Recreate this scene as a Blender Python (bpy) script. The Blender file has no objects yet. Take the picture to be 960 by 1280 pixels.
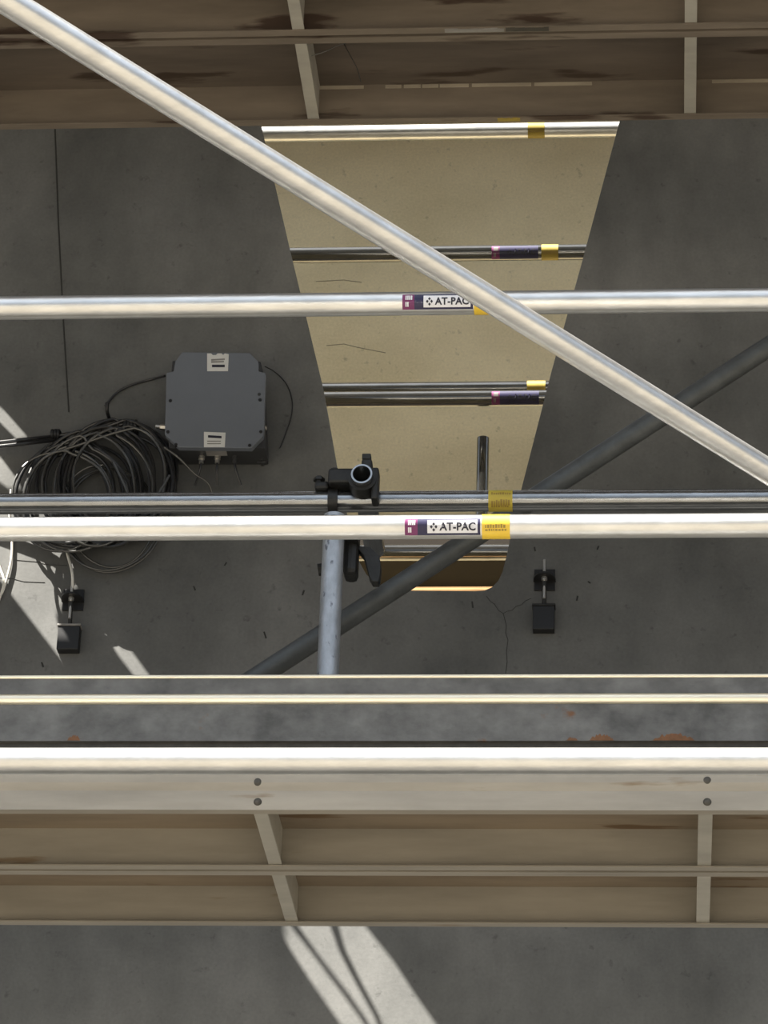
import bpy, bmesh, math, random
from mathutils import Vector, Matrix
random.seed(7)
C = bpy.context.scene.collection
PI = math.pi

# ------------------------------------------------------------------ camera
F = 4300.0
CAMZ = 1.6
def _n(v): return Vector(v).normalized()
Yc = _n((360, -2160, -F))                       # world axes in camera axes (right, up, back)
Xc = _n(((F * F + 2160 * 310) / 360.0, 310, F))
Zc = Xc.cross(Yc)
M = Matrix((Xc, Yc, Zc))
cam = bpy.data.cameras.new('camera')
camo = bpy.data.objects.new('camera', cam); C.objects.link(camo)
camo.matrix_world = Matrix.Translation((0, 0, CAMZ)) @ M.to_4x4()
cam.sensor_fit = 'VERTICAL'; cam.sensor_height = 24; cam.lens = F / 1280 * 24
cam.clip_end = 500
bpy.context.scene.camera = camo
O = Vector((0, 0, CAMZ))
def ray(px, py): return M @ Vector(((px - 480) / F, -(py - 640) / F, -1))
def at(px, py, Y):
    d = ray(px, py); return O + d * (Y / d.y)
def atz(px, py, Z):
    d = ray(px, py); return O + d * ((Z - CAMZ) / d.z)

# ------------------------------------------------------------------ materials
def mat(name, base=(.5, .5, .5), metal=0, rough=.5, var=.0, scale=8, stretch=(1, 1, 1), bump=0., second=None, spots=None, bscale=None, spec=.5):
    m = bpy.data.materials.new(name); m.use_nodes = True
    nt = m.node_tree; N = nt.nodes; L = nt.links
    b = N['Principled BSDF']
    b.inputs['Metallic'].default_value = metal
    b.inputs['Roughness'].default_value = rough
    b.inputs['Specular IOR Level'].default_value = spec
    b.inputs['Base Color'].default_value = (*base, 1)
    tc = N.new('ShaderNodeTexCoord'); mp = N.new('ShaderNodeMapping')
    mp.inputs['Scale'].default_value = stretch
    L.new(tc.outputs['Object'], mp.inputs['Vector'])
    nz = N.new('ShaderNodeTexNoise'); nz.inputs['Scale'].default_value = scale
    nz.inputs['Detail'].default_value = 7; nz.inputs['Roughness'].default_value = .62
    L.new(mp.outputs['Vector'], nz.inputs['Vector'])
    if var > 0:
        r = N.new('ShaderNodeValToRGB')
        s = second or tuple(c * (1 - var) for c in base)
        r.color_ramp.elements[0].position = .3; r.color_ramp.elements[0].color = (*s, 1)
        r.color_ramp.elements[1].position = .68; r.color_ramp.elements[1].color = (*base, 1)
        L.new(nz.outputs['Fac'], r.inputs['Fac'])
        out = r.outputs['Color']
        if spots:
            col, sc, th = spots
            n2 = N.new('ShaderNodeTexNoise'); n2.inputs['Scale'].default_value = sc; n2.inputs['Detail'].default_value = 5
            L.new(mp.outputs['Vector'], n2.inputs['Vector'])
            r2 = N.new('ShaderNodeValToRGB')
            r2.color_ramp.elements[0].position = th; r2.color_ramp.elements[0].color = (0, 0, 0, 1)
            r2.color_ramp.elements[1].position = th + .06; r2.color_ramp.elements[1].color = (1, 1, 1, 1)
            L.new(n2.outputs['Fac'], r2.inputs['Fac'])
            mx = N.new('ShaderNodeMix'); mx.data_type = 'RGBA'
            L.new(r2.outputs['Color'], mx.inputs[0]); L.new(out, mx.inputs[6]); mx.inputs[7].default_value = (*col, 1)
            out = mx.outputs[2]
        L.new(out, b.inputs['Base Color'])
    if bump > 0:
        bp = N.new('ShaderNodeBump'); bp.inputs['Strength'].default_value = bump; bp.inputs['Distance'].default_value = .004
        n3 = N.new('ShaderNodeTexNoise'); n3.inputs['Scale'].default_value = bscale or scale * 4; n3.inputs['Detail'].default_value = 5
        L.new(mp.outputs['Vector'], n3.inputs['Vector'])
        L.new(n3.outputs['Fac'], bp.inputs['Height']); L.new(bp.outputs['Normal'], b.inputs['Normal'])
    return m

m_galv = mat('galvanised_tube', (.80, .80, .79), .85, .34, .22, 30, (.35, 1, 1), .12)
m_galv_far = mat('galvanised_tube_shaded', (.40, .41, .42), .92, .22, .3, 30, (.35, 1, 1), .08)  # darker copy of the tube steel: shade put into the colour
m_notch = mat('shade_dark_tube', (.24, .24, .235), .95, .13, .3, 30, (.35, 1, 1), .05)  # tubes beyond the notch: shade put into a dark base colour
m_orange = mat('orange_reflection_tube', (.34, .20, .09), .7, .3, .3, 25, (.35, 1, 1), .05)  # orange reflection put into the tube's base colour
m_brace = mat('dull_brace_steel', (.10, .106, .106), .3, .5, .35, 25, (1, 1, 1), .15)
m_post = mat('spangled_post_steel', (.50, .53, .57), .6, .4, .35, 40, (1, 1, .5), .15, spots=((.16, .17, .19), 60, .62))
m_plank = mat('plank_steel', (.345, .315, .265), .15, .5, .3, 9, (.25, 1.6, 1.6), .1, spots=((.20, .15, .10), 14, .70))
m_plankside = mat('plank_rib_steel', (.42, .40, .35), .2, .5, .25, 14, (.4, 1, 1), .1)
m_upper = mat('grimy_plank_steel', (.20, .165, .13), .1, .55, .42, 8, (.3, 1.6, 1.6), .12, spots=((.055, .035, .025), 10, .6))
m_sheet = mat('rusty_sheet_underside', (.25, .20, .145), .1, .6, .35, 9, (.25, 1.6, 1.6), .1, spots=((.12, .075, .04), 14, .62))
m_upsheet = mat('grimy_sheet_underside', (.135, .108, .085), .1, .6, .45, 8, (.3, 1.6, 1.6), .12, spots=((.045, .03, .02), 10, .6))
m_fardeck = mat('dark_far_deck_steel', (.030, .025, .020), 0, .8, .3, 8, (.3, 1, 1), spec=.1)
m_sunleak = mat('painted_sun_leak', (.42, .37, .29), .2, .5, .3, 30, (.3, 1, 1))  # tone for sun leaking through the plank seam
m_rivet = mat('rivet_steel', (.08, .075, .065), .5, .5, .3, 60)
m_toe = mat('toe_board_steel', (.165, .165, .162), .3, .55, .6, 13, (1, 1, 1.3), .25, spots=((.15, .07, .03), 9, .645))
m_toelip = mat('sun_bright_lip_steel', (1.0, .93, .77), 1.0, .45, .12, 20, (.2, 1, 1), .05, spots=((.45, .22, .06), 9, .68))  # sun gleam on the lip put into a pale warm colour
m_cast = mat('shaded_coupler_steel', (.03, .03, .029), .4, .5, .4, 40, bump=.2)  # shade on the couplers put into a near-black base colour
m_box = mat('blue_grey_enclosure', (.135, .15, .175), 0, .45, .08, 12, bump=.03)
m_boxside = mat('dark_enclosure_base', (.035, .036, .038), 0, .5, .1, 12)
m_brass = mat('nickel_gland', (.62, .60, .56), .8, .3, .2, 40)
m_black = mat('black_plastic', (.012, .012, .013), 0, .45, .2, 30)
m_cable = mat('black_cable_sheath', (.018, .018, .019), 0, .3, .2, 30, spec=.6)
m_grey = mat('grey_cable_sheath', (.055, .055, .053), 0, .22, .2, 30, spec=.7)
m_white = mat('white_cable_sheath', (.70, .68, .62), 0, .4, .1, 30)
m_paper = mat('white_sticker', (.62, .62, .60), 0, .5, .12, 30)
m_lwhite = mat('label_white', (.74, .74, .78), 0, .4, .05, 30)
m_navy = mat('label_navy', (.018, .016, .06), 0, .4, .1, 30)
m_purple = mat('label_purple', (.17, .022, .11), 0, .4, .15, 30)
m_ink = mat('label_ink', (.015, .015, .03), 0, .5, .1, 30)
m_yellow = mat('sticker_yellow', (.80, .55, .05), 0, .4, .12, 40)
m_yink = mat('sticker_brown_print', (.33, .22, .04), 0, .5, .1, 40)
m_ochre = mat('brownish_yellow_sticker', (.34, .25, .03), 0, .5, .2, 40)  # browner, darker tone than the other yellow stickers
m_crack = mat('dark_crack', (.035, .035, .033), 0, .9, .2, 30)  # dark tone of the wall's cracks, joint and marks
m_scuff = mat('torn_grey_sticker', (.26, .25, .235), 0, .6, .4, 60, (.3, 1, 1))
m_ground = mat('pale_yard_ground', (.125, .112, .090), 0, .9, .2, 1.2)
m_shade_ground = mat('shade_dark_ground', (.045, .043, .04), 0, .9, .3, 2)  # shade on the ground under the scaffold put into a dark colour
m_shade_slab = mat('shade_slab_board', (.16, .13, .10), 0, .8, .3, 4)

def concrete(name, c0, c1, c2, streak):
    m = bpy.data.materials.new(name); m.use_nodes = True
    nt = m.node_tree; N = nt.nodes; L = nt.links; b = N['Principled BSDF']
    b.inputs['Roughness'].default_value = .8; b.inputs['Specular IOR Level'].default_value = .25
    tc = N.new('ShaderNodeTexCoord')
    def noise(sc, det, st=(1, 1, 1)):
        mp = N.new('ShaderNodeMapping'); mp.inputs['Scale'].default_value = st
        L.new(tc.outputs['Object'], mp.inputs['Vector'])
        n = N.new('ShaderNodeTexNoise'); n.inputs['Scale'].default_value = sc; n.inputs['Detail'].default_value = det
        n.inputs['Roughness'].default_value = .6
        L.new(mp.outputs['Vector'], n.inputs['Vector']); return n.outputs['Fac']
    def ramp(src, p0, p1, a, c):
        r = N.new('ShaderNodeValToRGB'); e = r.color_ramp.elements
        e[0].position = p0; e[0].color = (*a, 1); e[1].position = p1; e[1].color = (*c, 1)
        L.new(src, r.inputs['Fac']); return r.outputs['Color']
    def mul(a, c, f=1):
        x = N.new('ShaderNodeMix'); x.data_type = 'RGBA'; x.blend_type = 'MULTIPLY'; x.inputs[0].default_value = f
        L.new(a, x.inputs[6]); L.new(c, x.inputs[7]); return x.outputs[2]
    col = ramp(noise(2.2, 8), .32, .68, c0, c1)
    col = mul(col, ramp(noise(3.2, 5, streak), .3, .62, c2, (1, 1, 1)))
    col = mul(col, ramp(noise(34, 3), .24, .36, (.62, .62, .62), (1, 1, 1)), .8)
    col = mul(col, ramp(noise(120, 2), .3, .7, (.88, .88, .88), (1.0, 1.0, 1.0)))
    L.new(col, b.inputs['Base Color'])
    bp = N.new('ShaderNodeBump'); bp.inputs['Strength'].default_value = .15; bp.inputs['Distance'].default_value = .003
    L.new(noise(60, 6), bp.inputs['Height']); L.new(bp.outputs['Normal'], b.inputs['Normal'])
    return m
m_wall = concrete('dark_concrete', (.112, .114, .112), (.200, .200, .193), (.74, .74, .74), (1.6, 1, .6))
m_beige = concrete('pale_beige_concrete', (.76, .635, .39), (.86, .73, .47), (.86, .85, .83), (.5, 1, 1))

# ------------------------------------------------------------------ mesh helpers
def link(name, bm, m, parent=None, smooth=False, bevel=0):
    me = bpy.data.meshes.new(name)
    bmesh.ops.recalc_face_normals(bm, faces=bm.faces[:])
    bm.to_mesh(me); bm.free()
    for x in (m if isinstance(m, (list, tuple)) else [m]): me.materials.append(x)
    if smooth:
        for p in me.polygons: p.use_smooth = True
        me.set_sharp_from_angle(angle=math.radians(40))
    o = bpy.data.objects.new(name, me); C.objects.link(o)
    if parent is not None: o.parent = parent
    if bevel:
        b = o.modifiers.new('bevel', 'BEVEL'); b.width = bevel; b.segments = 2; b.limit_method = 'ANGLE'
    return o
def tag(o, label, cat, group=None):
    o['label'] = label; o['category'] = cat
    if group: o['group'] = group
    return o
def empty(name, label, cat, loc, group=None):
    o = bpy.data.objects.new(name, None); C.objects.link(o); o.location = loc; o.empty_display_size = .05
    return tag(o, label, cat, group)
def struct(name, bm, m, **k):
    o = link(name, bm, m, **k)
    if k.get('parent') is None: o['kind'] = 'structure'
    return o
def box(bm, x0, x1, y0, y1, z0, z1):
    vs = [bm.verts.new((x, y, z)) for x in (x0, x1) for y in (y0, y1) for z in (z0, z1)]
    for f in ((0, 1, 3, 2), (4, 6, 7, 5), (0, 4, 5, 1), (2, 3, 7, 6), (0, 2, 6, 4), (1, 5, 7, 3)):
        bm.faces.new([vs[i] for i in f])
def frame_of(d):
    d = d.normalized(); u = Vector((0, 0, 1)) if abs(d.z) < .9 else Vector((0, 1, 0))
    a = d.cross(u).normalized(); return a, a.cross(d).normalized()
def sweep(bm, pts, r, n=10, caps=True, closed=False):
    pts = [Vector(p) for p in pts]; k = len(pts); rings = []; a = None
    for i, p in enumerate(pts):
        if closed: d = pts[(i + 1) % k] - pts[i - 1]
        else: d = pts[min(i + 1, k - 1)] - pts[max(i - 1, 0)]
        d.normalize()
        if a is None: a, _ = frame_of(d)
        else: a = (a - d * a.dot(d)).normalized()
        c = d.cross(a)
        rings.append([bm.verts.new(p + (a * math.cos(2 * PI * j / n) + c * math.sin(2 * PI * j / n)) * r) for j in range(n)])
    for i in range(k if closed else k - 1):
        A, B = rings[i], rings[(i + 1) % k]
        for j in range(n): bm.faces.new((A[j], A[(j + 1) % n], B[(j + 1) % n], B[j]))
    if caps and not closed: bm.faces.new(rings[0]); bm.faces.new(rings[-1])
def pipe(bm, p, q, r, ri, n=40):
    """hollow open-ended tube"""
    p, q = Vector(p), Vector(q); a, c = frame_of(q - p)
    def ring(o, rad): return [bm.verts.new(o + (a * math.cos(2 * PI * j / n) + c * math.sin(2 * PI * j / n)) * rad) for j in range(n)]
    R = [ring(p, ri), ring(p, r), ring(q, r), ring(q, ri)]
    for i in range(4):
        A, B = R[i], R[(i + 1) % 4]
        for j in range(n): bm.faces.new((A[j], A[(j + 1) % n], B[(j + 1) % n], B[j]))
def cyl(bm, p, q, r, n=20): sweep(bm, [p, q], r, n)
def ball(bm, p, r, n=10, squash=(1, 1, 1)):
    bmesh.ops.create_uvsphere(bm, u_segments=n * 2, v_segments=n, radius=r,
                              matrix=Matrix.Translation(p) @ Matrix.Diagonal((*squash, 1)))
def smooth_path(pts, k=8):
    pts = [Vector(p) for p in pts]; out = []
    for i in range(len(pts) - 1):
        p0, p1, p2, p3 = pts[max(i - 1, 0)], pts[i], pts[i + 1], pts[min(i + 2, len(pts) - 1)]
        for j in range(k):
            t = j / k
            out.append(.5 * ((2 * p1) + (p2 - p0) * t + (2 * p0 - 5 * p1 + 4 * p2 - p3) * t * t + (3 * p1 - p0 - 3 * p2 + p3) * t ** 3))
    out.append(pts[-1]); return out
def extrude_poly(bm, loops, plane, d0, d1):
    """fill outer loop minus holes, then give it thickness along the third axis"""
    def P(a, b, d): return (a, d, b) if plane == 'xz' else (a, b, d)
    layers = []
    for d in (d0, d1):
        edges = []; L = []
        for lp in loops:
            vs = [bm.verts.new(P(a, b, d)) for a, b in lp]; L.append(vs)
            edges += [bm.edges.new((vs[i], vs[(i + 1) % len(vs)])) for i in range(len(vs))]
        bmesh.ops.triangle_fill(bm, edges=edges, use_beauty=True)
        layers.append(L)
    for A, B in zip(*layers):
        n = len(A)
        for i in range(n): bm.faces.new((A[i], A[(i + 1) % n], B[(i + 1) % n], B[i]))

# ------------------------------------------------------------------ sun, sky
SUN = Vector((-.42, -.27, .865)).normalized()          # towards the sun
sl = bpy.data.lights.new('sun', 'SUN'); sl.energy = 33; sl.angle = math.radians(.25); sl.color = (1, .95, .86)
so = bpy.data.objects.new('sun', sl); C.objects.link(so)
so.rotation_euler = SUN.to_track_quat('Z', 'Y').to_euler(); so.location = (-6, -4, 14)
w = bpy.data.worlds.new('sky'); bpy.context.scene.world = w; w.use_nodes = True
nt = w.node_tree; N = nt.nodes; L = nt.links
tc = N.new('ShaderNodeTexCoord'); sx = N.new('ShaderNodeSeparateXYZ'); L.new(tc.outputs['Generated'], sx.inputs[0])
rp = N.new('ShaderNodeValToRGB'); L.new(sx.outputs['Z'], rp.inputs['Fac'])
e = rp.color_ramp.elements
e[0].position = 0; e[0].color = (.20, .225, .25, 1)
e[1].position = 1; e[1].color = (1.0, 1.0, 1.0, 1)
x = e.new(.25); x.color = (.30, .35, .42, 1)
x = e.new(.6); x.color = (.74, .84, .97, 1)
L.new(rp.outputs['Color'], N['Background'].inputs['Color']); N['Background'].inputs['Strength'].default_value = 1.5

# ------------------------------------------------------------------ the setting
YW = 7.95; YB = 10.2
bm = bmesh.new(); box(bm, -30, 30, -30, 30, -.2, 0); struct('ground', bm, m_ground)
bm = bmesh.new(); box(bm, -9, 9, 4.6, 7.95, -.02, .006); struct('shade_ground_strip', bm, m_shade_ground)  # unseen dark strip added to cut bounce light under the planks

def wp(px, py, Y=YW):
    p = at(px, py, Y); return (p.x, p.z)
ZT = 6.97
def notch_edge(pxa, pya, pxb, pyb):                     # carry an edge of the notch on up to the wall's top
    a, b = wp(pxa, pya), wp(pxb, pyb); t = (ZT - b[1]) / (a[1] - b[1]); return (b[0] + (a[0] - b[0]) * t, ZT)
tl = notch_edge(328, 163, 362, 310); tr = notch_edge(773, 157, 728, 326)
curve_l = [wp(x, y) for x, y in ((362, 310), (404, 485), (424, 600), (445, 690), (450, 704), (458, 718), (469, 729), (484, 736), (500, 738))]
curve_r = [wp(x, y) for x, y in ((594, 739), (606, 738), (615, 734), (623, 726), (628, 715), (632, 700), (651, 614), (690, 462), (728, 326))]
ZF = 8.42
notch = [tr] + curve_r[::-1] + curve_l[::-1] + [tl]
outer = [(-9, 0), (9, 0), (9, ZF), (-9, ZF)]
bm = bmesh.new(); extrude_poly(bm, [outer, notch], 'xz', YW, YW + .16)
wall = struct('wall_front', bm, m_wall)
def crack(name, pts, r=.0016):
    bm = bmesh.new(); sweep(bm, [at(x, y, YW) for x, y in pts], r, 5)
    return link(name, bm, m_crack, wall)
crack('joint', [(67, 100), (69, 170), (73, 280), (79, 400), (86, 515)], .0022)
crack('crack', [(608, 745), (613, 752), (618, 755), (623, 763), (629, 767), (631, 774), (633, 782), (632, 791), (635, 800), (633, 815), (634, 827), (632, 842)], .0009)
crack('crack', [(629, 767), (634, 764), (640, 763), (645, 758), (652, 756), (657, 751), (664, 748)], .0008)
crack('crack', [(0, 722), (14, 723), (30, 727), (56, 728)], .0010)
crack('crack', [(20, 700), (44, 702), (60, 706), (84, 707)], .0010)
for x, y, l, s in ((330, 790, 8, 5), (380, 738, 6, -4), (242, 733, 5, 4), (52, 828, 6, 4), (735, 727, 2, 6), (748, 683, 4, -3), (722, 745, 6, -2), (668, 684, 5, 2), (590, 752, 8, 2), (283, 703, 4, -5)):
    crack('stain_mark', [(x, y), (x + s * .5, y + l)], .0022)

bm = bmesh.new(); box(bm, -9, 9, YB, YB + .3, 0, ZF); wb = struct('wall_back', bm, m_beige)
def bcrack(pts):
    bm = bmesh.new(); sweep(bm, [at(x, y, YB) for x, y in pts], .0016, 5); link('crack', bm, mat_bc, wb)
mat_bc = mat('beige_crack', (.36, .30, .20), 0, .9, .2, 30)
bcrack([(408, 432), (430, 430), (446, 434), (466, 438), (482, 441)])
bcrack([(395, 352), (430, 350), (452, 353)])

# unseen slab added to shade the wall; holes cut to shape the sun patches
ZR = ZT + .02
def sunhole(poly):
    out = []
    for x, y in poly:
        p = at(x, y, YW); t = (ZR - p.z) / SUN.z; q = p + SUN * t; out.append((q.x, q.y))
    return out
holes = [sunhole(p) for p in (
    [(338, 1150), (357, 1150), (392, 1195), (428, 1243), (455, 1280), (470, 1310), (446, 1310), (428, 1285), (384, 1222)],
    [(366, 1150), (410, 1150), (424, 1190), (446, 1232), (470, 1275), (480, 1310), (474, 1308), (459, 1277), (434, 1241), (398, 1195)],
    [(421, 1150), (450, 1150), (494, 1205), (520, 1245), (565, 1310), (486, 1310), (476, 1275), (452, 1230), (432, 1190)],
    [(-60, 640), (60, 640), (78, 684), (94, 706), (98, 730), (90, 742), (70, 770), (76, 800), (108, 848), (93, 848), (0, 727), (-60, 655)],
    [(126, 785), (136, 790), (152, 810), (160, 808), (194, 855), (174, 855), (147, 820)],
    [(-20, 490), (6, 514), (36, 548), (22, 552), (0, 530), (-20, 512)],
    [(-20, 560), (2, 573), (24, 603), (26, 612), (10, 612), (-20, 590)],
)]
YR0 = 5.29
slots = [[(-8.5, 6.78), (8.5, 6.78), (8.5, 6.98), (-8.5, 6.98)]]  # slot added to let sky light reach the wall
bm = bmesh.new(); extrude_poly(bm, [[(-9, YR0), (9, YR0), (9, YW), (-9, YW)]] + slots + holes, 'xy', ZR, ZR + .005)
struct('shade_slab', bm, m_shade_slab)
bm = bmesh.new(); extrude_poly(bm, [[(-9, YW), (9, YW), (9, YB + .3), (-9, YB + .3)], [(-8.5, 8.13), (8.5, 8.13), (8.5, 9.6), (-8.5, 9.6)]], 'xy', ZF, ZF + .08); struct('shade_slab_far', bm, m_shade_slab)  # unseen cover added over the far bay, opening sized to light the beige wall

# ------------------------------------------------------------------ scaffold tubes
R = .02415
def tube_between(name, p, q, m, label, cat='tube', group=None, r=R):
    p, q = Vector(p), Vector(q)
    bm = bmesh.new(); pipe(bm, p, q, r, r - .004)
    o = link(name, bm, m, smooth=True); return tag(o, label, cat, group)
def rail(name, py, Y, m, label, x0=-2.6, x1=1.5, r=R, px=480, cat='rail', group=None):
    p = at(px, py, Y); bm = bmesh.new(); pipe(bm, (x0, Y, p.z), (x1, Y, p.z), r, r - .004, 48)
    o = link(name, bm, m, smooth=True); tag(o, label, cat, group); o['axis'] = 0
    del o['axis']
    return o, p.z
def wrap(bm, Y, Z, r, x0, x1, a0, a1, mi=0, n=14):
    """patch on a tube along X; angle 0 faces the camera, + is up"""
    th0 = -math.radians(26)
    prev = None
    for i in range(n + 1):
        a = a0 + (a1 - a0) * i / n
        v = [bm.verts.new((xx, Y - r * math.cos(th0 + a), Z + r * math.sin(th0 + a))) for xx in (x0, x1)]
        if prev:
            f = bm.faces.new((prev[0], prev[1], v[1], v[0])); f.material_index = mi
        prev = v
TXT = {}
def text_mesh(s, bold=.0):
    if (s, bold) in TXT: return TXT[(s, bold)]
    cu = bpy.data.curves.new('txt', 'FONT'); cu.body = s; cu.size = 1; cu.offset = bold; cu.resolution_u = 3
    o = bpy.data.objects.new('txt', cu); C.objects.link(o)
    dg = bpy.context.evaluated_depsgraph_get()
    me = bpy.data.meshes.new_from_object(o.evaluated_get(dg))
    bpy.data.objects.remove(o)
    b = bmesh.new(); b.from_mesh(me); bmesh.ops.triangulate(b, faces=b.faces[:])
    vs = [v.co.copy() for v in b.verts]; b.verts.index_update(); fs = [[v.index for v in f.verts] for f in b.faces]; b.free()
    x0 = min(v.x for v in vs); x1 = max(v.x for v in vs); y0 = min(v.y for v in vs); y1 = max(v.y for v in vs)
    TXT[(s, bold)] = ([((v.x - x0) / (x1 - x0), (v.y - y0) / (y1 - y0)) for v in vs], fs)
    return TXT[(s, bold)]
def put_text(bm, s, Y, Z, r, x0, x1, a0, a1, mi=0, bold=.03):
    th0 = -math.radians(26); vs, fs = text_mesh(s, bold); V = []
    for u, v in vs:
        a = a0 + (a1 - a0) * v
        V.append(bm.verts.new((x0 + (x1 - x0) * u, Y - r * math.cos(th0 + a), Z + r * math.sin(th0 + a))))
    for f in fs:
        try:
            q = bm.faces.new([V[i] for i in f]); q.material_index = mi
        except ValueError: pass
def brand_label(tube, Y, Z, pxa, pxb, py, half=.72, shift=0., white=m_lwhite, dull=False):
    xa = at(pxa, py, Y).x; xb = at(pxb, py, Y).x; w = xb - xa
    bm = bmesh.new(); r = R + .0005
    wrap(bm, Y, Z, r, xa, xa + w * .17, -half + shift, half + shift, 1)
    wrap(bm, Y, Z, r, xa + w * .17, xb, -half + shift, half + shift, 0)
    wrap(bm, Y, Z, r + .0003, xa + w * .30, xb - w * .035, -half * .72 + shift, half * .78 + shift, 2)
    o = link('label', bm, [m_navy, m_purple, white], tube, smooth=True)
    bm = bmesh.new(); r2 = r + .0015
    put_text(bm, 'AT-PAC', Y, Z, r2, xa + w * .46, xb - w * .06, -half * .42 + shift, half * .48 + shift, 0)
    # compass mark before the word
    cx = xa + w * .385; hx = w * .05; ha = half * .52; th0 = -math.radians(26)
    def V(u, a): return bm.verts.new((cx + u * hx, Y - r2 * math.cos(th0 + a + shift), Z + r2 * math.sin(th0 + a + shift)))
    for sx_, sy_ in ((1, 0), (-1, 0), (0, 1), (0, -1)):
        c = (sx_ * .62, sy_ * .62)
        bm.faces.new([V(c[0] + .38, c[1] * ha), V(c[0], (c[1] + .38) * ha), V(c[0] - .38, c[1] * ha), V(c[0], (c[1] - .38) * ha)])
    link('lettering', bm, m_ink, o)
    bm = bmesh.new()
    for row, (l, n) in enumerate(((.45, 4), (-.35, 2))):
        for i in range(n):
            u0 = xa + w * (.045 + .026 * i); wrap(bm, Y, Z, r2, u0, u0 + w * .018, half * (l - .25) + shift, half * (l + .3) + shift, 1, 3)
    link('print', bm, [m_ink, m_scuff if dull else white], o)
    return o
def yellow_sticker(tube, Y, Z, pxa, pxb, py, m=m_yellow, a0=-1.55, a1=1.5, kind='lines'):
    xa = at(pxa, py, Y).x; xb = at(pxb, py, Y).x; w = xb - xa; r = R + .0006
    bm = bmesh.new(); wrap(bm, Y, Z, r, xa, xb, a0, a1, 0, 20)
    o = link('yellow_sticker', bm, m, tube, smooth=True); o['label'] = 'yellow wrap-around sticker'
    bm = bmesh.new(); r2 = r + .0004
    if kind == 'bars':
        u = .10
        while u < .92:
            k = random.choice((.02, .035, .05)); wrap(bm, Y, Z, r2, xa + w * u, xa + w * (u + k), -1.2, -.1, 0, 6); u += k + random.choice((.03, .045))
    else:
        for a, h in ((.05, .16), (-.25, .1)) if kind == 'lines' else ((.75, .16), (-.15, .3), (-.5, .12)):
            u = .12
            while u < .86:
                k = random.uniform(.04, .09); wrap(bm, Y, Z, r2, xa + w * u, xa + w * (u + k), a - h, a + h * random.uniform(.3, 1), 0, 3); u += k + .03
    link('print', bm, m_yink, o)
    return o

Y0 = 6.05
top_rail, zt = rail('guard_rail', 380, Y0, m_galv, 'bright galvanised horizontal guard rail, the upper of the two bearing white maker labels')
brand_label(top_rail, Y0, zt, 504, 592, 380, .68, .1)
yellow_sticker(top_rail, Y0, zt, 593, 628, 380, a0=-1.5, a1=1.0)
mid_rail, zm = rail('guard_rail', 659, Y0, m_galv, 'bright galvanised guard rail with white maker label, just below the dull grey rail')
brand_label(mid_rail, Y0, zm, 507, 601, 659)
yellow_sticker(mid_rail, Y0, zm, 603, 638, 659)
ledger, zl = rail('ledger_tube', 951.5, Y0, m_galv, 'bright galvanised ledger tube with only a yellow barcode sticker, below the toe board', r=.0255, cat='tube')
yellow_sticker(ledger, Y0, zl, 576, 611, 951, kind='bars')
bpy.context.view_layer.update()

YF = 6.95
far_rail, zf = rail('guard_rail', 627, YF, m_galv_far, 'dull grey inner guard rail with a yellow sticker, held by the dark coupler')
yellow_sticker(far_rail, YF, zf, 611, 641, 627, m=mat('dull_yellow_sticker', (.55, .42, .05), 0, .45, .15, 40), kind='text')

# near sloping brace
a = at(0, -4, 4.75); b = at(960, 589, 5.94); d = b - a
tube_between('diagonal_brace', a - d * .25, b + d * .05, m_galv, 'bright galvanised diagonal brace sloping down to the right across the whole view', 'brace', r=.0245)
# inner sloping brace
a = at(330, 841, 7.07); b = at(960, 434, 7.07); d = b - a
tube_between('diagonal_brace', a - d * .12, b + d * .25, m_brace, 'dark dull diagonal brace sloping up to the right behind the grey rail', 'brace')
# guard post
p = at(418, 645, 6.895); q = at(415, 860, 6.895)
post = tube_between('guard_post', (p.x, p.y, p.z), (p.x, p.y, q.z), m_post, 'speckled pale grey upright post hanging below the coupler, left of the notch', 'post')

# ------------------------------------------------------------------ coupler group on the inner rail
g = empty('scaffold_coupler', 'dark cast coupler clamping the grey rail and an open tube end', 'coupler', (p.x, YF, zf))
def part(name, bm, m, parent, wx=None, **k):
    o = link(name, bm, m, **k); o.parent = parent
    o.matrix_parent_inverse = Matrix.Translation(-Vector(parent.location)); return o
cx = at(417, 626, YF).x
bm = bmesh.new(); pipe(bm, (cx - .011, YF, zf), (cx + .011, YF, zf), .031, R + .0005, 32); part('clamp_band', bm, m_cast, g, smooth=True)
tie_c = at(452, 592, 6.86)
bm = bmesh.new()
box(bm, cx - .01, tie_c.x - .02, 6.9, 6.95, zf + R, zf + .062)
box(bm, cx - .042, cx - .010, 6.92, 6.96, zf + .02, zf + .040)
o = part('clamp_body', bm, m_cast, g, bevel=.006)
bm = bmesh.new()
for xx, zz, l in ((cx - .033, zf + .036, .018), (cx + .002, zf + .060, .014)):
    cyl(bm, (xx, 6.93, zz), (xx, 6.93, zz + l), .008, 6); cyl(bm, (xx, 6.93, zz + l * .4), (xx, 6.93, zz + l * .75), .0135, 6)
part('clamp_bolt', bm, m_cast, g)
bm = bmesh.new(); pipe(bm, (tie_c.x, 6.88, tie_c.z), (tie_c.x, 6.935, tie_c.z), .032, R + .0005, 32)
part('clamp_band', bm, m_cast, g, smooth=True)
bm = bmesh.new()
box(bm, tie_c.x - .004, tie_c.x + .02, 6.885, 6.93, tie_c.z + .026, tie_c.z + .052)
box(bm, tie_c.x + .02, tie_c.x + .036, 6.885, 6.93, tie_c.z - .05, tie_c.z + .03)
part('hinge_lug', bm, m_cast, g, bevel=.005)
bm = bmesh.new(); cyl(bm, (tie_c.x + .006, 6.905, tie_c.z + .05), (tie_c.x + .006, 6.905, tie_c.z + .062), .0075, 8)
box(bm, tie_c.x - .004, tie_c.x + .016, 6.895, 6.915, tie_c.z + .056, tie_c.z + .07)
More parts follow.
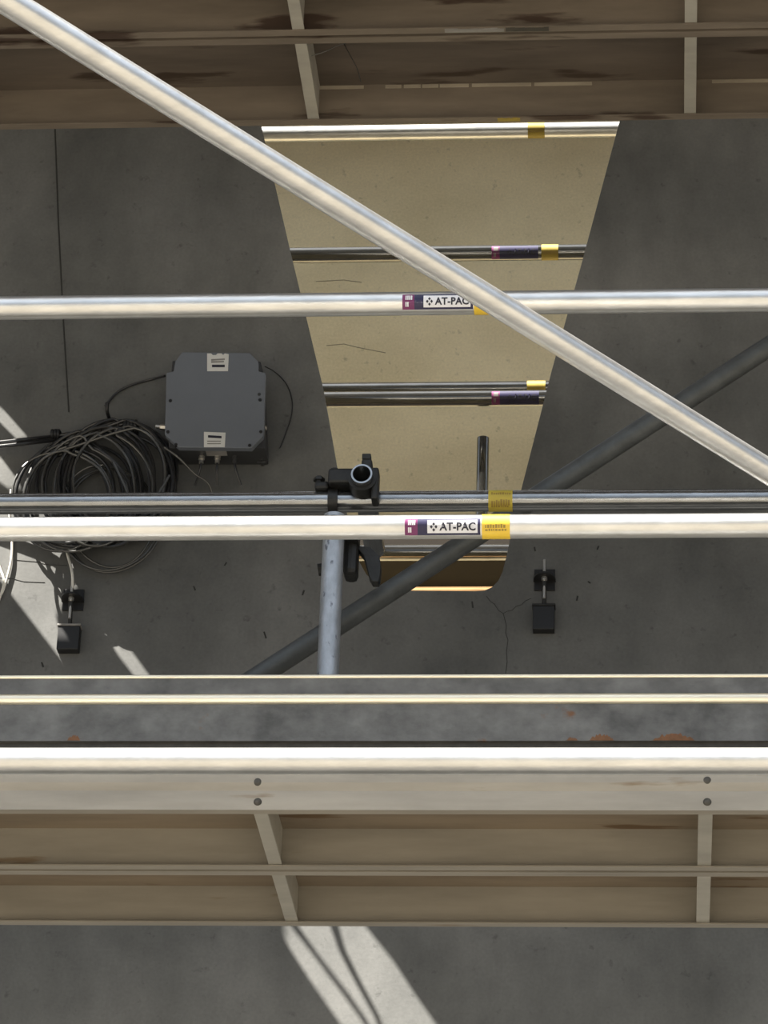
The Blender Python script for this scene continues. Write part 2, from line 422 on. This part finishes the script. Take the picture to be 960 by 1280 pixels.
part('clamp_bolt', bm, m_cast, g, bevel=.002)
tie = tube_between('tie_tube', tie_c, (tie_c.x, 7.25, tie_c.z), m_galv_far, 'short galvanised tie tube with its open round end facing out of the coupler', 'tube')
# lower coupler hanging under the rail
g2 = empty('scaffold_coupler', 'dark cast coupler with a drooping flap, on the speckled post below the bright labelled rail', 'coupler', (p.x, 6.9, at(440, 690, 6.98).z))
def pp(x, y, Y=6.98): return at(x, y, Y)
bm = bmesh.new()
c0 = pp(418, 666, 6.895); pipe(bm, (p.x, 6.895, c0.z - .012), (p.x, 6.895, c0.z + .03), R + .006, R + .0005, 32)
box(bm, p.x + R + .002, p.x + R + .03, 6.9, 6.96, c0.z - .01, c0.z + .02)
part('clamp_band', bm, m_cast, g2, smooth=True)
bm = bmesh.new(); a = pp(432, 682); b = pp(448, 728); box(bm, a.x, b.x, 6.93, 6.99, b.z, a.z)
part('clamp_body', bm, m_cast, g2, bevel=.012)
bm = bmesh.new(); fl = []
for (x, y, hw) in ((440, 682, 8), (455, 684, 9), (464, 694, 10), (467, 708, 9), (468, 720, 7), (469, 727, 4)):
    fl.append((pp(x - hw, y, 6.95), pp(x + hw, y, 6.95)))
prev = None
for A, B in fl:
    v = [bm.verts.new(A), bm.verts.new(B), bm.verts.new(B + Vector((0, .03, 0))), bm.verts.new(A + Vector((0, .03, 0)))]
    if prev:
        for i in range(4): bm.faces.new((prev[i], prev[(i + 1) % 4], v[(i + 1) % 4], v[i]))
    else: bm.faces.new(v)
    prev = v
bm.faces.new(prev)
part('hinge_flap', bm, m_cast, g2, bevel=.004)
bm = bmesh.new(); a = pp(402, 712, 6.93); cyl(bm, a, a + Vector((.03, 0, .006)), .009, 6); cyl(bm, a + Vector((-.008, 0, -.001)), a + Vector((.004, 0, .001)), .014, 6)
part('clamp_bolt', bm, m_cast, g2)

# ------------------------------------------------------------------ planks
def top_sheet(bm, x0, x1, y0, w, z0, h, t=.003):
    box(bm, x0 + .001, x1 - .001, y0 + t, y0 + w - t, z0 + h - t - .0012, z0 + h - t)
def c_section(bm, x0, x1, y0, w, z0, h, lip=.022, t=.003):
    prof = [(lip, 0), (0, 0), (.005, h * .45), (0, h * .62), (0, h), (w, h), (w, 0), (w - lip, 0), (w - lip, t), (w - t, t),
            (w - t, h - t), (t, h - t), (t + .001, h * .62), (t + .005, h * .45), (t, t), (lip, t)]
    A = [bm.verts.new((x0, y0 + a, z0 + c)) for a, c in prof]; B = [bm.verts.new((x1, y0 + a, z0 + c)) for a, c in prof]
    n = len(prof)
    for i in range(n): bm.faces.new((A[i], A[(i + 1) % n], B[(i + 1) % n], B[i]))
    bm.faces.new(A); bm.faces.new(B)
def plank(label, y0, w, z0, h, ribs, m, mrib, msheet, rivets=(), x0=-2.7, x1=1.6, cat='plank', group=None, ribw=.036, lip=.022):
    e = empty('scaffold_plank', label, cat, ((x0 + x1) / 2, y0 + w / 2, z0), group)
    bm = bmesh.new(); c_section(bm, x0, x1, y0, w, z0, h, lip); part('deck', bm, m, e)
    bm = bmesh.new(); top_sheet(bm, x0, x1, y0, w, z0, h); part('sheet_underside', bm, msheet, e)
    for rx in ribs:
        bm = bmesh.new()
        box(bm, rx - ribw / 2, rx + ribw / 2, y0 + .005, y0 + w - .005, z0 + .004, z0 + .008)
        box(bm, rx - ribw / 2 + .004, rx + ribw / 2 - .004, y0 + .006, y0 + w - .006, z0 + .008, z0 + h - .0045)
        part('cross_rib', bm, mrib, e, bevel=.0015)
    for rx, rz in rivets:
        bm = bmesh.new(); ball(bm, (rx, y0 + .002, rz), .0082, 8, (1, .6, 1)); part('rivet', bm, m_rivet, e, smooth=True)
    return e
YP = 6.225; H = .093; HU = .115
z_lo = at(480, 1012.5, YP).z
d1 = atz(480, 1089, z_lo).y; d2 = atz(480, 1158, z_lo).y
z_up = at(480, 155, d2).z
u1 = atz(480, 45, z_up).y
print('plank geometry', z_lo, d1 - YP, d2 - d1, z_up, u1, d2 - u1, 'rails', zt, zm, zl, zf)
riv = [(at(x, y, YP).x, at(x, y, YP).z) for x, y in ((322, 977), (322, 1002), (884, 975), (884, 1002))]
ribx = [at(324, 1020, YP + .01).x, at(882, 1020, YP + .01).x]; dx = ribx[1] - ribx[0]
ribs = [ribx[0] - dx, ribx[0], ribx[1]]
plank('beige steel scaffold plank with rivets on its side, directly under the lowest bright tube', YP, d1 - YP - .006, z_lo, H, ribs, m_plank, m_plankside, m_sheet, riv, ribw=.028)
plank('beige steel scaffold plank of the lower deck, nearest the wall', d1 + .004, d2 - d1 - .004, z_lo, H, ribs, m_plank, m_plankside, m_sheet, ribw=.028)
ribu = [at(384, 95, (u1 + d2) / 2).x, at(863, 95, (u1 + d2) / 2).x]; dx = ribu[1] - ribu[0]
ribs = [ribu[0] - dx, ribu[0], ribu[1]]
WU = d2 - u1
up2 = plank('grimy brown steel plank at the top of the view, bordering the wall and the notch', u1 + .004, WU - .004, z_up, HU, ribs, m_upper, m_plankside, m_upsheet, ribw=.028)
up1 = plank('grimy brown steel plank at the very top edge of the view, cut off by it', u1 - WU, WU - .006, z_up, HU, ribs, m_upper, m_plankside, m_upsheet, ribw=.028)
# scraps of sticker on the upper planks
def scrap(parent, pxa, pxb, pya, pyb, Y, m, name='sticker_scrap'):
    a = at(pxa, pya, Y); b = at(pxb, pyb, Y); bm = bmesh.new(); n = 9
    z0 = z_up - .0008
    top = [(a.x + (b.x - a.x) * i / n, Y + random.uniform(-.001, .001)) for i in range(n + 1)]
    for i in range(n):
        box(bm, top[i][0], top[i + 1][0], Y - .008 + random.uniform(0, .004), Y + .008, z0, z0 + .0008)
    part(name, bm, m, parent)
scrap(up1, 556, 630, 34, 40, u1 - .018, m_scuff)
scrap(up1, 632, 686, 34, 40, u1 - .018, m_rivet)
scrap(up2, 622, 650, 152, 158, d2 - .012, m_ochre)
def sun_leak(parent, y1, spans):
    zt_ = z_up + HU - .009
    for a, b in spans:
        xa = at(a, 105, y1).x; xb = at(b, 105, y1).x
        bm = bmesh.new(); box(bm, xa, xb, y1 - .0045, y1 - .0028, zt_ - .007, zt_ + .002); part('sun_leak_dash', bm, m_sunleak, parent)  # pale dashes painted where sun leaks through the gap
sun_leak(up2, d2 - .0, ((482, 502), (505, 526), (528, 548), (550, 586), (590, 664), (668, 740), (890, 1000), (400, 455)))
# loose wire under the top plank
bm = bmesh.new(); ym = (u1 + d2) / 2 - .02
sweep(bm, smooth_path([at(388, 70, ym), at(405, 65, ym), at(420, 58, ym), at(432, 54, ym)], 5), .0011, 5)
sweep(bm, smooth_path([at(430, 55, ym), at(437, 68, ym), at(446, 85, ym), at(451, 102, ym)], 5), .0011, 5)
tag(link('loose_wire', bm, m_grey), 'thin loose wire dangling inside the grimy plank at the top', 'wire')

# ------------------------------------------------------------------ toe board
YT = 6.27
zs = [at(480, y, YT).z for y in (843.5, 848.5, 866.5, 873, 880.5, 884, 926)]
zb = z_lo + H
tx0, tx1 = -2.65, 1.55
te = empty('toe_board', 'dark weathered steel toe board with a gleaming lip, standing on the lower deck', 'toe board', ((tx0 + tx1) / 2, YT, zb))
def strip(prof):
    bm = bmesh.new(); A = [bm.verts.new((tx0, y, z)) for y, z in prof]; B = [bm.verts.new((tx1, y, z)) for y, z in prof]; n = len(prof)
    for i in range(n): bm.faces.new((A[i], A[(i + 1) % n], B[(i + 1) % n], B[i]))
    bm.faces.new(A); bm.faces.new(B); return bm
part('board', strip([(YT, zs[6]), (YT, zs[4]), (YT + .004, zs[3]), (YT, zs[2]), (YT + .001, zs[0] - .004), (YT + .02, zs[0] - .004), (YT + .02, zs[6])]), m_toe, te)
part('shade_strip', strip([(YT + .009, zb), (YT + .009, zs[6] + .001), (YT + .016, zs[6] + .001), (YT + .016, zb)]), m_rivet, te)  # dark strip in place of the shadow gap under the board
bm = bmesh.new(); sweep(bm, [(tx0, YT + .003, (zs[2] + zs[4]) / 2), (tx1, YT + .003, (zs[2] + zs[4]) / 2)], (zs[2] - zs[4]) / 2 * .95, 20); part('lip', bm, m_toelip, te, smooth=True).__setitem__('label', 'gleaming rolled lip')
bm = bmesh.new(); sweep(bm, [(tx0, YT + .002, zs[0] - .003), (tx1 - .55, YT + .002, zs[0] - .003)], .0042, 14); part('top_edge', bm, m_toelip, te, smooth=True)

m_rust = mat('rust_bloom', (.20, .095, .045), .1, .8, .5, 50)
for px_, w_, h_ in ((752, 30, 9), (842, 52, 10), (92, 16, 8), (715, 14, 5)):
    n = 18; top = []; bot = []
    for i in range(n + 1):
        t = i / n; k = math.sin(PI * t) ** .6 * random.uniform(.55, 1.1)
        x_ = px_ + (t - .5) * w_; c_ = at(x_, 926, YT)
        top.append((c_.x, c_.z + k * h_ * .0017)); bot.append((c_.x, c_.z + .0006))
    bm = bmesh.new(); extrude_poly(bm, [bot + top[::-1][1:-1]], 'xz', YT - .0008, YT + .0004); part('rust_patch', bm, m_rust, te)

# ------------------------------------------------------------------ scaffold beyond the notch
YN = 9.1
fr = dict(x0=-2.6, x1=1.5)
n1, z1 = rail('ledger_tube', 166, YN, m_galv, 'pale tube seen at the very top of the notch, beyond the wall', cat='tube', **fr)
yellow_sticker(n1, YN, z1, 660, 681, 166, m=m_ochre)
n2, z2 = rail('guard_rail', 318, YN, m_notch, 'grey rail crossing the upper notch alone beyond the wall, with shade-darkened label', **fr)
brand_label(n2, YN, z2, 615, 673, 318, .95, 0, white=m_navy, dull=True); yellow_sticker(n2, YN, z2, 677, 698, 318, m=m_ochre)  # white label panel coloured navy for the shade on it
n3, z3 = rail('guard_rail', 499, YN, m_notch, 'grey rail with shade-darkened label, the lower of the close pair crossing the notch', **fr)
brand_label(n3, YN, z3, 615, 674, 499, .95, 0, white=m_navy, dull=True)  # panel again navy, shade put into its colour
n4, z4 = rail('guard_rail', 487, YN + .75, m_notch, 'grey rail with a brownish yellow sticker, the upper of the close pair crossing the notch', **fr)
yellow_sticker(n4, YN + .75, z4, 659, 682, 487, m=m_ochre)
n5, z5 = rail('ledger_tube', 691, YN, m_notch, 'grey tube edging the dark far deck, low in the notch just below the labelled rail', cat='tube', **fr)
n7, z7 = rail('ledger_tube', 744, YN - .02, m_orange, 'tube coloured for an orange reflection, showing along the rounded bottom edge of the notch', cat='tube', **fr)
zq = at(540, 699, YN + .09).z
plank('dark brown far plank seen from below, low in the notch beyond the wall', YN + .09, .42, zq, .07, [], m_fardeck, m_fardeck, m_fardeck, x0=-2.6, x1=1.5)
p1 = at(604, 548, 9.3); p2 = at(604, 668, 9.3)
tube_between('guard_post', p1, (p1.x, p1.y, p2.z), m_notch, 'short slim upright post ending in the notch in front of the beige wall', 'post', r=.0185)

# ------------------------------------------------------------------ junction box on the wall
YX = YW - .115
def bx(x, y, Y=YX): return at(x, y, Y)
je = empty('junction_box', 'blue-grey octagonal junction box with two white stickers fixed on the dark wall', 'junction box', (bx(269, 500).x, YW, bx(269, 560).z))
lid = [(228, 440), (312, 441), (323, 452), (323, 464), (332, 466), (330, 536), (329, 545), (314, 560), (223, 559), (206, 543), (208, 466), (217, 464), (219, 452)]
lp = [(bx(x, y).x, bx(x, y).z) for x, y in lid]
bm = bmesh.new(); extrude_poly(bm, [lp], 'xz', YX, YX + .02); part('lid', bm, m_box, je, bevel=.0015)
body = [(214, 446), (325, 447), (330, 540), (330, 556), (210, 556), (208, 540)]
bp = [(bx(x, y).x, bx(x, y).z) for x, y in body]
bm = bmesh.new(); extrude_poly(bm, [bp], 'xz', YX + .02, YW - .004); part('body', bm, m_boxside, je, bevel=.003)
for x, y, m in ((213, 501, m_black), (325, 500, m_black), (324, 493, m_boxside), (220, 556, m_black), (312, 557, m_black), (210, 540, m_black), (326, 540, m_black)):
    c = bx(x, y); bm = bmesh.new(); cyl(bm, (c.x, YX - .0025, c.z), (c.x, YX + .006, c.z), .0042, 12); part('lid_screw', bm, m, je, smooth=True)
def flat(parent, name, pts, m, Y, d=.001, lab=None):
    q = [(at(x, y, Y).x, at(x, y, Y).z) for x, y in pts]
    bm = bmesh.new(); extrude_poly(bm, [q], 'xz', Y - d, Y + .0002); o = part(name, bm, m, parent)
    if lab: o['label'] = lab
    return o
s1 = [(259, 442), (264, 442), (266, 444), (270, 444), (272, 442), (277, 442), (279, 444), (281, 442), (286, 443), (285, 464), (259, 464)]
flat(je, 'sticker', s1, m_paper, YX, lab='white sticker with small print')
for pts in ([(264, 449), (281, 448), (281, 450), (264, 451)], [(264, 451.5), (280, 451), (280, 453), (264, 453.5)]): flat(je, 'print', pts, m_scuff, YX - .001, .0004)
flat(je, 'print', [(265, 456), (281, 456), (281, 459), (265, 459)], m_ink, YX - .001, .0004)
flat(je, 'sticker', [(255, 540), (282, 541), (281, 559), (255, 559)], m_paper, YX, lab='white sticker with small print')
flat(je, 'print', [(260, 544), (277, 545), (277, 548), (260, 547)], m_ink, YX - .001, .0004)
for y in (551, 554): flat(je, 'print', [(259, y), (276, y), (276, y + 1.2), (259, y + 1.2)], m_scuff, YX - .001, .0004)
zbt = bx(269, 556).z
bm = bmesh.new(); a = bx(255, 557); b = bx(281, 557); box(bm, a.x, b.x, YX + .022, YX + .06, zbt - .0012, zbt + .001); part('sticker_fold', bm, m_scuff, je)
for x, mm in ((248, m_brass), (268, m_brass), (290, m_boxside)):
    xx = bx(x, 560).x; yy = YX + .065; bm = bmesh.new()
    cyl(bm, (xx, yy, zbt + .004), (xx, yy, zbt - .010), .0085, 6); cyl(bm, (xx, yy, zbt - .010), (xx, yy, zbt - .020), .0062, 14)
    part('cable_gland', bm, mm, je)
    bm = bmesh.new(); dxx = -.004 + .001 * (x - 248) * .2
    sweep(bm, smooth_path([(xx, yy, zbt - .016), (xx + dxx, yy + .004, zbt - .04), (xx + dxx * 4, yy + .02, zbt - .075)], 6), .0032, 8)
    part('lead', bm, m_cable, je, smooth=True)
a = bx(206, 534, YX + .05); bm = bmesh.new(); cyl(bm, (a.x + .006, a.y, a.z), (a.x - .012, a.y, a.z + .001), .0075, 6); cyl(bm, (a.x - .012, a.y, a.z + .001), (a.x - .024, a.y, a.z + .002), .0055, 12)
part('cable_gland', bm, m_brass, je)
a = bx(330, 535, YX + .05); bm = bmesh.new(); cyl(bm, (a.x - .004, a.y, a.z), (a.x + .008, a.y, a.z), .006, 6); part('cable_gland', bm, m_brass, je)
a = bx(327, 575, YX + .09); bm = bmesh.new(); cyl(bm, (a.x, a.y - .01, a.z), (a.x, YW, a.z), .006, 6); box(bm, a.x - .012, a.x + .012, a.y, a.y + .008, a.z - .008, a.z + .012); part('mounting_lug', bm, m_boxside, je)

def cable(name, px, r, m, label, Y=YW - .006, k=8):
    bm = bmesh.new(); pts = [at(*(q if len(q) == 3 else (q[0], q[1], Y))) for q in px]
    sweep(bm, smooth_path(pts, k), r, 8); return tag(link(name, bm, m, smooth=True), label, 'cable')
cable('cable', [(206, 470, 7.90), (190, 474), (165, 481), (146, 491), (131, 508)], .0032, m_cable, 'thin black cable curving left from the top of the junction box')
cable('cable', [(331, 458, 7.90), (345, 466), (358, 480), (365, 500), (364, 520), (356, 545), (350, 560)], .0014, m_cable, 'thin black cable curving right from the junction box down the wall')
cable('cable', [(205, 559, 7.85), (224, 573, 7.86), (243, 592, 7.88), (262, 607, 7.9), (268, 640, 7.93)], .003, m_grey, 'thin grey cable slanting down beneath the junction box')

# ------------------------------------------------------------------ coil of cable
ce = empty('cable_coil', 'large coil of black cable hanging on the wall left of the junction box', 'cable coil', at(140, 700, 7.85))
def loops(specs, r, m, name, steps=44):
    pts = []
    for cxp, cyp, rx, ry, Y, ph, tilt in specs:
        for i in range(steps):
            t = 2 * PI * i / steps + ph
            wob = 1 + .03 * math.sin(3 * t + cxp)
            xx = cxp + rx * wob * math.cos(t) + tilt * math.sin(t) * 10
            yy = cyp - ry * wob * math.sin(t)
            pts.append(at(xx, yy, Y + .006 * math.sin(2 * t + cyp)))
    sm = [pts[0]] + [(pts[i - 1] + pts[i] * 2 + pts[i + 1]) / 4 for i in range(1, len(pts) - 1)] + [pts[-1]]
    bm = bmesh.new(); sweep(bm, sm, r, 8); return part(name, bm, m, ce, smooth=True)
sp = []
for i in range(13):
    f = i / 12
    sp.append((78 + 74 * f + random.uniform(-4, 4), 622 - 20 * f + random.uniform(-4, 4), 62 + random.uniform(-5, 6), 66 + 7 * f + random.uniform(-6, 5), 7.868 + .065 * random.random(), PI / 2, random.uniform(-.6, .6)))
loops(sp, .0046, m_cable, 'black_loops')
sp = [(146 + random.uniform(-3, 8), 598 + random.uniform(-5, 6), 60 + random.uniform(-5, 12), 66 + random.uniform(-6, 6), 7.87 + .06 * random.random(), PI / 2, random.uniform(-.5, .5)) for i in range(6)]
loops(sp, .0046, m_cable, 'black_loops')
sp = [(96, 624, 64, 66, 7.885, PI / 2, .3), (112, 612, 58, 70, 7.875, PI / 2, -.4), (128, 606, 62, 64, 7.875, PI / 2, .2), (150, 600, 58, 68, 7.865, PI / 2, .2), (76, 626, 62, 62, 7.875, PI / 2, 0), (84, 622, 56, 58, 7.875, PI / 2, .2)]
loops(sp, .0036, m_grey, 'grey_loops')
sp = [(134, 648, 62, 66, 7.915, PI / 2, -.3), (138, 646, 57, 62, 7.92, PI / 2, -.2), (140, 652, 60, 64, 7.925, PI / 2, 0)]
loops(sp, .0034, m_grey, 'hanging_loops')
bm = bmesh.new()
c = at(165, 535, 7.905)
for k in range(4): sweep(bm, [c + Vector((-.016 + .009 * k, 0, 0)) + Vector((0, .022 * math.cos(t), .017 * math.sin(t))) for t in [2 * PI * j / 16 for j in range(16)]], .005, 8, closed=True)
part('tie_wrap', bm, m_black, ce, smooth=True)
bm = bmesh.new(); c = at(72, 545, 7.905)
for k in range(3): sweep(bm, [c + Vector((-.012 + .008 * k, 0, 0)) + Vector((0, .02 * math.cos(t), .013 * math.sin(t))) for t in [2 * PI * j / 16 for j in range(16)]], .0045, 8, closed=True)
part('tie_wrap', bm, m_black, ce, smooth=True)
bm = bmesh.new(); sweep(bm, smooth_path([at(142, 578, 7.865), at(150, 595, 7.865), at(158, 612, 7.865), at(166, 634, 7.865)], 6), .0036, 8); part('loose_tail', bm, m_grey, ce, smooth=True)
bm = bmesh.new(); sweep(bm, smooth_path([at(197, 618, 7.855), at(205, 606, 7.855), at(212, 594, 7.855)], 6), .0034, 8); part('loose_tail', bm, m_grey, ce, smooth=True)
bm = bmesh.new()
for dy in (0, 5): sweep(bm, smooth_path([at(95, 541 + dy, 7.905), at(70, 545 + dy, 7.905), at(35, 549 + dy, 7.84), at(0, 553 + dy, 7.86), at(-60, 557 + dy, 7.88)], 6), .0052, 8)
part('lead', bm, m_cable, ce, smooth=True)
# hook that carries the coil
bm = bmesh.new(); a = at(140, 534, YW); sweep(bm, smooth_path([a, a + Vector((0, -.04, .0)), a + Vector((0, -.09, .0)), a + Vector((0, -.1, .02))], 5), .005, 8)
tag(link('coil_hook', bm, m_black, smooth=True), 'black wall hook hidden inside the top of the cable coil', 'hook')
bm = bmesh.new(); a = at(27, 549, YW - .012)
sweep(bm, [at(17, 550, YW - .01), at(24, 549, YW - .014), at(36, 549, YW - .014)], .004, 8)
tag(link('cable_clip', bm, m_white, smooth=True), 'small white cable clip on the wall left of the coil', 'clip')
cable('cable', [(14, 612, 7.93), (12, 640, 7.935), (15, 675), (14, 700), (9, 722), (2, 742), (-8, 752)], .0034, m_white, 'white cable looping down at the left edge below the bright rail')
cable('cable', [(-8, 690), (0, 710), (5, 728), (-2, 752)], .0034, m_white, 'white cable end bulging in at the left edge beside the looping one')

# ------------------------------------------------------------------ black clamp brackets on the wall
def bracket(ox, oy, label, wire):
    c = at(ox, oy, YW); s = at(ox + 1, oy, YW).x - c.x; sz = c.z - at(ox, oy + 1, YW).z
    e = empty('wall_bracket', label, 'bracket', (c.x, YW, c.z), 'black brackets on the dark wall')
    def X(px): return c.x + (px) * s
    def Z(py): return c.z - (py) * sz
    bm = bmesh.new(); box(bm, X(-13), X(13), YW - .007, YW - .0005, Z(14), Z(-12)); part('back_plate', bm, m_black, e, bevel=.001)
    bm = bmesh.new(); n = 10; A = []; B = []
    prof = [(-14, -.006)] + [(14 * -math.cos(PI * i / n), -.012 - .05 * math.sin(PI * i / n)) for i in range(n + 1)] + [(14, -.006)]
    A = [bm.verts.new((X(u), YW + v, Z(2))) for u, v in prof]; B = [bm.verts.new((X(u), YW + v, Z(4))) for u, v in prof]
    for i in range(len(prof)): bm.faces.new((A[i], A[(i + 1) % len(prof)], B[(i + 1) % len(prof)], B[i]))
    bm.faces.new(A); bm.faces.new(B); part('shelf', bm, m_black, e)
    yy = YW - .035
    bm = bmesh.new(); cyl(bm, (X(0), yy, Z(-18)), (X(0), yy, Z(30)), .0036, 10); part('rod', bm, m_brass, e, smooth=True)
    bm = bmesh.new(); cyl(bm, (X(0), yy, Z(-1)), (X(0), yy, Z(2)), .0075, 6); cyl(bm, (X(0), yy, Z(4)), (X(0), yy, Z(8)), .0075, 6); part('nut', bm, m_brass, e)
    bm = bmesh.new(); cyl(bm, (X(0), yy, Z(9)), (X(0), yy + .012, Z(40)), .0058, 12); part('sleeve', bm, m_cast, e, smooth=True)
    bm = bmesh.new(); box(bm, X(-14), X(13), YW - .03, YW - .0005, Z(67), Z(38)); part('lower_box', bm, m_black, e, bevel=.002)
    bm = bmesh.new(); box(bm, X(-15), X(14), YW - .032, YW - .0005, Z(38), Z(35.5)); part('box_cap', bm, m_cast if not wire else m_scuff, e, bevel=.001)
    return e
bracket(92, 750, 'black wall bracket with rod and lower box, in the sunlit patch below the cable coil', True)
bracket(681, 725, 'black wall bracket with rod and lower box, right of the notch in the shade', False)
cable('cable', [(76, 640, 7.93), (79, 668, 7.935), (85, 695, 7.93), (90, 715, 7.91), (91, 735, 7.915)], .0036, m_white, 'white cable dropping from the coil to the sunlit wall bracket')

# ------------------------------------------------------------------ uprights beyond the frame that carry the rails
for X_, nm in ((-2.45, 'left'), (1.35, 'right')):
    for Y_, d in ((Y0 - 2 * R - .001, 'outer'), (YF + 2 * R, 'inner'), (YN + 2 * R, 'far')):
        bm = bmesh.new(); pipe(bm, (X_, Y_, 0), (X_, Y_, 7.6), R, R - .004)
        if d == 'far' or True:
            tag(link('scaffold_standard', bm, m_galv_far, smooth=True), f'galvanised scaffold upright beyond the {nm} end of the {d} rails', 'upright')

for X_, nm in ((-2.45 + 2 * R, 'left'), (1.35 - 2 * R, 'right')):
    for Z_, d, ya, yb in ((z_lo, 'lower', Y0 - .08, YF + .08), (z_up, 'upper', 5.7, YF + .08), (zq, 'far', YN - .02, YN + .6)):
        bm = bmesh.new(); pipe(bm, (X_, ya, Z_ - R - .001), (X_, yb, Z_ - R - .001), R, R - .004)
        tag(link('transom_tube', bm, m_galv_far, smooth=True), f'galvanised cross tube carrying the {nm} ends of the {d} planks', 'tube')

# ------------------------------------------------------------------ view
sc = bpy.context.scene
sc.view_settings.view_transform = 'Standard'; sc.view_settings.look = 'None'
sc.view_settings.gamma = 1; sc.view_settings.use_curve_mapping = False
sc.view_settings.exposure = 0
sc.cycles.use_denoising = True
sc.cycles.max_bounces = 8
